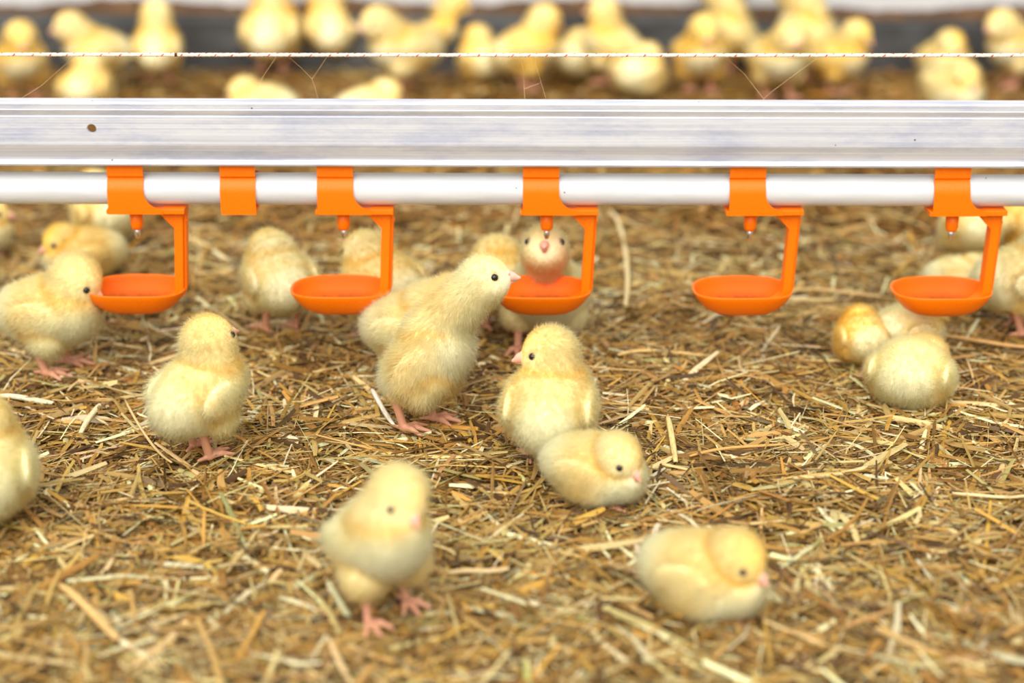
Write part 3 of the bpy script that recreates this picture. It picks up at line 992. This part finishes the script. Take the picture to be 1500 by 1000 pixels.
def chick_meshes(P, seed, h=1.25, nh=15000, hw=.36, hl=5.0, gold=0.0):
    """body skin, down and eyes of one chick, in millimetres -> metres"""
    V, Q = surface(P, h)
    bd, sk, bk = sdf(P, V, True)
    col = tint_at(P, V, seed, gold)
    m_s = np.clip((bd - np.minimum(sk, 99)) / .8 + .2, 0, 1)[:, None]
    shade = (1 + .12 * wobble(V, seed + 3, .5, 6))[:, None]
    col = col * (1 - m_s) + SKINC * shade * m_s
    m_b = np.clip((bd - bk) / .8 + .3, 0, 1)[:, None]
    col = col * (1 - m_b) + BEAKC * m_b
    hlv = (V - P.H) @ P.RH
    for s in (1, -1):   # nostrils
        d = np.linalg.norm(hlv - np.array([16.2, s * 2.4, -.6]), axis=1)
        col[d < 1.1] *= .35
    # mouth line
    mouth = (np.abs(hlv[:, 2] - (-4.9 - .25 * (hlv[:, 0] - 16))) < .5) & (hlv[:, 0] > 13) & (m_b[:, 0] > .5)
    col[mouth] *= .55
    for e, d in zip(P.eye, P.eyedir):
        dd = np.linalg.norm(V - e - d * 2.0, axis=1)
        k = np.clip((4.6 - dd) / 1.2, 0, 1)[:, None]
        col = col * (1 - k) + srgb(205, 178, 140) * k
    body = np_mesh('chick_body', V / 1000, [Q], True, np.clip(col, 0, 1))
    body.materials.append(M_SKIN)
    # ---- down
    A = V[Q]
    ar = np.linalg.norm(np.cross(A[:, 2] - A[:, 0], A[:, 3] - A[:, 1]), axis=1) * .5
    r = np.random.default_rng(seed + 100)
    fi = r.choice(len(Q), int(nh * 1.15), p=ar / ar.sum())
    a, b = r.random((len(fi), 1)), r.random((len(fi), 1))
    p = (A[fi, 0] * (1 - a) + A[fi, 1] * a) * (1 - b) + (A[fi, 3] * (1 - a) + A[fi, 2] * a) * b
    bd, sk, bk = sdf(P, p, True)
    keep = (bd < sk - .6) & (bd < bk - .7) & (p[:, 2] > .5)
    for e, d in zip(P.eye, P.eyedir):
        keep &= np.linalg.norm(p - e - d * 2.0, axis=1) > 3.3
    p = p[keep]; sk = sk[keep]; bk = bk[keep]; nrm = grad(P, p)
    n = len(p)
    hd = (p - P.H) @ P.RH
    dh = np.linalg.norm(p - P.H, axis=1)
    wh = np.clip((24 - dh) / 10, 0, 1)[:, None]
    fb = P.R @ np.array([-1, 0, -.45]); fh = P.RH @ np.array([-1, 0, -.1])
    flow = fb * (1 - wh) + fh * wh
    # on the breast the down points downwards
    flow = flow + r.standard_normal((n, 3)) * .5
    clump = np.stack([wobble(p, seed + 20 + k, .55, 4) for k in range(3)], 1)
    flow = flow + clump * .42
    t = flow - (flow * nrm).sum(1)[:, None] * nrm
    t /= np.maximum(np.linalg.norm(t, axis=1)[:, None], 1e-6)
    face = np.clip((hd[:, 0] - 4) / 10, 0, 1) * wh[:, 0]
    L = hl * (.65 + .7 * r.random(n)) * (1 - .58 * face) * (1 - .22 * wh[:, 0])
    nearsk = np.clip(np.minimum(sk, bk) / 8, .35, 1)
    L = (L * nearsk)[:, None]
    lift = (.48 + .50 * r.random((n, 1)))
    d0 = nrm * (lift + .25) + t; d0 /= np.linalg.norm(d0, axis=1)[:, None]
    d1 = nrm * (lift - .12) + t + r.standard_normal((n, 3)) * .16; d1 /= np.linalg.norm(d1, axis=1)[:, None]
    guard = (r.random((n, 1)) < .3) * (face[:, None] < .3)
    d0 = d0 + guard * nrm * .55; d0 /= np.linalg.norm(d0, axis=1)[:, None]
    d1 = d1 + guard * nrm * .35; d1 /= np.linalg.norm(d1, axis=1)[:, None]
    L = L * (1 + .25 * guard)
    side = np.cross(nrm, d0); side /= np.maximum(np.linalg.norm(side, axis=1)[:, None], 1e-6)
    w = hw * (.7 + .6 * r.random((n, 1)))
    q0 = p - nrm * .4
    q1 = q0 + d0 * L * .5
    q2 = q1 + d1 * L * .5
    VV = np.stack([q0 - side * w * .5, q0 + side * w * .5, q1 + side * w * .4, q1 - side * w * .4, q2], 1).reshape(-1, 3)
    bi = np.arange(n)[:, None] * 5
    quad = bi + np.array([[0, 1, 2, 3]])[:, ::-1]
    tri = bi + np.array([[3, 2, 4]])[:, ::-1]
    # the winding should make the sliver's face look outwards
    fn = np.cross(VV[quad[:, 1]] - VV[quad[:, 0]], VV[quad[:, 2]] - VV[quad[:, 0]])
    if (fn * nrm).sum() < 0:
        quad = quad[:, ::-1]; tri = tri[:, ::-1]
    c = tint_at(P, p, seed, gold) * (.94 + .12 * r.random((n, 1)))
    c = np.clip(c, 0, .97)
    nn = nrm + r.standard_normal((n, 3)) * .16 + clump * .10 + d1 * .10
    nn /= np.linalg.norm(nn, axis=1)[:, None]
    down = np_mesh('chick_down', VV / 1000, [quad, tri], True, np.repeat(c, 5, axis=0), None, np.repeat(nn, 5, axis=0))
    down.materials.append(M_DOWN)
    # ---- eyes
    eyes = []
    for e, d in zip(P.eye, P.eyedir):
        q = e[None].copy()
        for _ in range(30):
            s = ev(P.hd, q, 6.0)[0]
            q = q - s * d[None]
            if abs(s) < .02: break
        ce = q[0] - d * 1.0
        bm = bmesh.new()
        bmesh.ops.create_uvsphere(bm, u_segments=20, v_segments=12, radius=.00262)
        for fc in bm.faces: fc.smooth = True
        m = bpy.data.meshes.new('eye'); bm.to_mesh(m); bm.free(); m.materials.append(M_EYE)
        eyes.append((m, ce / 1000))
    return body, down, eyes

def build_chick(pose, seed, **kw):
    P = make_pose(**pose)
    body, down, eyes = chick_meshes(P, seed, **kw)
    root = empty('chick')
    link('body', body, None, root)
    link('down', down, None, root)
    for m, c in eyes:
        o = link('eye', m, None, root); o.location = c
    return root

SITTERS = ('dozing', 'chick lying', 'fluffy', 'golden chick resting', 'pale plump', 'golden chick sitting')
def place(o, u, v, hb, heading, label, s=1.0):
    p = at(u, v, hb * s / 1000)
    o.location = (p.x, p.y, 0.0028 if not label.startswith(SITTERS) else 0.0005)
    o.rotation_euler = (0, 0, math.radians(heading - 90))
    o.scale = (s, s, s)
    tag(o, label, 'chick', 'yellow chicks on the straw')
    return o

NEAR = dict(h=1.25, nh=42000, hw=.23, hl=5.8)
MID = dict(h=1.6, nh=15000, hw=.42, hl=5.4)
FAR = dict(h=2.2, nh=6000, hw=.7, hl=5.5)
SIT = dict(sit=True, hb=27, pitch=2, hs=1.12, neck=14.5)

# (u, v) is where the photograph shows the middle of the body
specs = [
 # tall chick stretching to the middle cup
 (dict(hb=50, pitch=50, hs=.94, head=(42, 0, 113), hyaw=3, hpitch=15, neck=16.5, feet=((0, 11), (-15, -11)), wingup=(20, 20), crease=9), NEAR, .02, 627, 532, 76, 1.0,
  'tallest chick, stretching its neck up to the rim of the middle orange cup'),
 # behind it
 (dict(hb=46, pitch=14, head=(34, 0, 72), hpitch=-10, feet=((10, 12), (-2, -13))), NEAR, -.02, 606, 482, 66, .98,
  'pale chick mostly hidden behind the tallest stretching chick'),
 # looks up at the nipple
 (dict(hb=37, pitch=12, head=(40, 0, 85), hpitch=30, neck=14.5, crease=5, feet=((12, 14), (26, -20)), fat=1.06), NEAR, -.12, 799, 433, -2, 1.03,
  'chick facing out with head tipped up under the steel nipple, behind the middle cup'),
 # golden one behind
 (dict(hb=42, pitch=4, head=(32, 0, 50), hpitch=-30), MID, .22, 736, 416, 195, .95,
  'golden chick facing away behind the chick that looks up at the nipple'),
 # back view, head turned left
 (dict(hb=42, pitch=26, head=(14, 4, 73), hyaw=96, hpitch=-4, feet=((2, 14), (-6, -13)), fat=1.03), NEAR, .0, 806, 597, 172, 1.0,
  'chick seen from behind with its head turned left, touching the dozing chick'),
 # lying to its right
 (dict(SIT, head=(23, -6, 42), hyaw=-12, hpitch=-26, fat=1.0), NEAR, .0, 868, 684, 66, .83,
  'dozing chick lying against the back of the one with its head turned left'),
 # front standing
 (dict(hb=49, pitch=24, head=(16, 8, 83), hyaw=6, hpitch=-24, crease=6, feet=((0, 17), (14, -15))), NEAR, .06, 556, 796, 28, .91,
  'blurred chick standing nearest the camera, looking down with beak towards us'),
 # front lying
 (dict(SIT, head=(24, -3, 43), hyaw=-8, hpitch=-22, fat=1.0), NEAR, .08, 1028, 838, 66, .89,
  'chick lying alone nearest the camera, right of the standing blurred one'),
 # hero left
 (dict(hb=46, pitch=22, head=(15, 1, 80), hyaw=-10, hpitch=10, feet=((4, 12), (-4, -10)), fat=.98), NEAR, -.02, 292, 580, 146, .98,
  'chick standing with its back turned, looking up right, between the first two cups'),
 # left, leaning behind the first cup
 (dict(hb=46, pitch=8, head=(23, 0, 71), hyaw=4, hpitch=-34, feet=((4, 13), (-3, -13)), neck=19), NEAR, .0, 76, 460, 80, 1.02,
  'chick standing sideways with its face hidden behind the first orange cup'),
 # left picture edge
 (dict(sit=True, hb=34, pitch=18, head=(14, 0, 60), hpitch=0), NEAR, .06, -22, 693, 190, 1.02,
  'chick cut off by the left picture edge, seen from behind'),
 (dict(SIT, hb=28, head=(22, 0, 42), hyaw=10, hpitch=-12), MID, .34, 124, 371, 284, .84,
  'golden chick sitting with beak to the left, behind the one at the first cup'),
 (dict(SIT, hb=30, pitch=5, head=(24, 0, 50), hpitch=-20), MID, .22, 152, 316, 210, .9,
  'chick partly hidden by the pipe, directly behind the golden sitting one'),
 (dict(SIT, head=(22, 0, 40)), MID, .1, -48, 338, 100, .9,
  'chick barely showing at the left picture edge just below the pipe'),
 (dict(hb=46, pitch=14, head=(22, 0, 64), hpitch=-14, feet=((4, 12), (-4, -12))), MID, .10, 408, 412, 205, .95,
  'chick standing with its back turned left of the second orange cup'),
 (dict(hb=46, pitch=10, head=(24, 0, 66), hyaw=10, hpitch=-6), MID, .08, 560, 418, 222, .97,
  'chick facing away behind the arm of the second orange cup'),
 # cluster right
 (dict(SIT, hb=25, pitch=0, head=(19, 0, 34), hpitch=-30), MID, .42, 1266, 496, 186, .74,
  'golden chick resting at the left of the huddle below the rightmost cup'),
 (dict(SIT, hb=26, head=(22, 0, 36), hpitch=-25), MID, -.05, 1328, 488, 122, .76,
  'pale chick at the back of the huddle below the rightmost cup'),
 (dict(SIT, hb=24, pitch=0, head=(20, -8, 33), hyaw=-30, hpitch=-30, fat=1.16, neck=13), NEAR, -.06, 1335, 550, 158, .89,
  'fluffy chick at the front of the huddle below the rightmost cup'),
 # right edge group
 (dict(SIT, hb=32, pitch=6, head=(20, 0, 50), hpitch=-25), MID, .18, 1425, 335, 185, .9,
  'pale yellow chick just below the pipe behind the rightmost drinker arm'),
 (dict(SIT, hb=32, head=(22, 0, 50), hpitch=-10), MID, .55, 1500, 330, 200, .9,
  'deep yellow chick cut by the right picture edge just below the pipe'),
 (dict(SIT, hb=25, head=(24, 0, 34), hpitch=-20), MID, .05, 1402, 412, 95, .70,
  'pale chick showing only its back above the rightmost orange cup'),
 (dict(hb=44, pitch=8, head=(24, 0, 66), hpitch=-30, feet=((6, 12), (-3, -12))), MID, -.1, 1494, 412, 110, 1.0,
  'pale standing chick cut by the right picture edge beside the rightmost cup'),
]
seed = 40
for pose, q, gold, u, v, hd, s, lb in specs:
    seed += 7
    r = build_chick(pose, seed, gold=gold, **q)
    place(r, u, v, pose['hb'], hd, lb, s)

# far chicks: six built once, copied with their parts
protos = {}
def proto(kind, pose, gold):
    global seed
    seed += 7
    protos[kind] = [build_chick(pose, seed, gold=gold, **FAR), pose['hb'], False]
proto('up', dict(hb=47, pitch=30, head=(14, 0, 86), hpitch=0, feet=((6, 12), (-2, -12))), .26)
proto('walk', dict(hb=46, pitch=10, head=(30, 0, 76), hpitch=-6, feet=((12, 12), (-6, -12))), .22)
proto('golden', dict(hb=45, pitch=16, head=(24, 0, 78), hpitch=-20, feet=((5, 12), (-5, -12))), .45)
proto('sit', dict(SIT, head=(22, 0, 42), hpitch=-15), .14)
proto('sit_golden', dict(SIT, hb=30, pitch=10, head=(18, 0, 54), hpitch=-5), .38)
proto('reach', dict(hb=50, pitch=48, head=(30, 0, 108), hpitch=15, feet=((2, 12), (-6, -12))), .15)
far = [
 ('golden', 30, 92, 20, .98, 'upright golden chick at the left picture edge, above the cobweb thread'),
 ('walk', 142, 78, 280, 1.0, 'pale chick facing left before the grey kerb, left of the lone upright one'),
 ('sit_golden', 126, 132, 175, .95, 'golden chick cut off by the metal rail near its left end'),
 ('up', 230, 72, 184, .95, 'lone upright chick with its back turned before the left part of the kerb'),
 ('up', 397, 46, 178, 1.16, 'big pale chick seen from behind, left one of the tall pair at the kerb'),
 ('up', 482, 42, 195, 1.08, 'right one of the tall pair at the kerb, its head reaching the picture top'),
 ('walk', 592, 74, 292, 1.1, 'pale chick facing left in front of another, right of the tall pair'),
 ('golden', 640, 46, 80, 1.0, 'chick with golden head turned right, behind the pale left-facing one'),
 ('sit', 386, 163, 250, 1.02, 'pale back of a chick showing above the rail, below the tall pair'),
 ('sit', 540, 165, 120, .98, 'pale back of a chick showing above the rail, right of the forked cobweb'),
 ('sit_golden', 706, 90, 200, .92, 'small golden chick left of the golden one at the middle of the kerb'),
 ('golden', 770, 76, 105, 1.04, 'deep golden chick at the middle of the kerb, between two smaller ones'),
 ('sit', 842, 86, 160, .92, 'small pale chick right of the deep golden one at the middle of the kerb'),
 ('up', 898, 68, 250, 1.0, 'pale chick with raised head behind the one resting lower right of it'),
 ('sit', 936, 108, 150, .98, 'pale plump chick resting right of the one with raised head'),
 ('golden', 1026, 82, 5, 1.0, 'golden bellied chick facing us before the joint in the kerb'),
 ('reach', 1072, 48, 262, 1.0, 'chick stretching upwards behind the golden bellied one'),
 ('walk', 1138, 88, 20, 1.02, 'pale chick on long legs at the left of the group of three'),
 ('reach', 1186, 52, 265, 1.12, 'chick stretching its head past the picture top in the group of three'),
 ('golden', 1228, 88, 60, .92, 'golden chick at the right of the group of three'),
 ('sit_golden', 1382, 92, 10, .95, 'chick sitting behind another, alone before the right part of the kerb'),
 ('sit', 1394, 130, 20, 1.02, 'chick sitting in front of another just above the rail near its right end'),
 ('walk', 1490, 72, 300, 1.0, 'chick cut by the right picture edge before the kerb'),
]
for kind, u, v, hd, s, lb in far:
    r, hb, used = protos[kind]
    if used: r = copy_tree(r)
    protos[kind][2] = True
    place(r, u, v, hb, hd, lb, s)
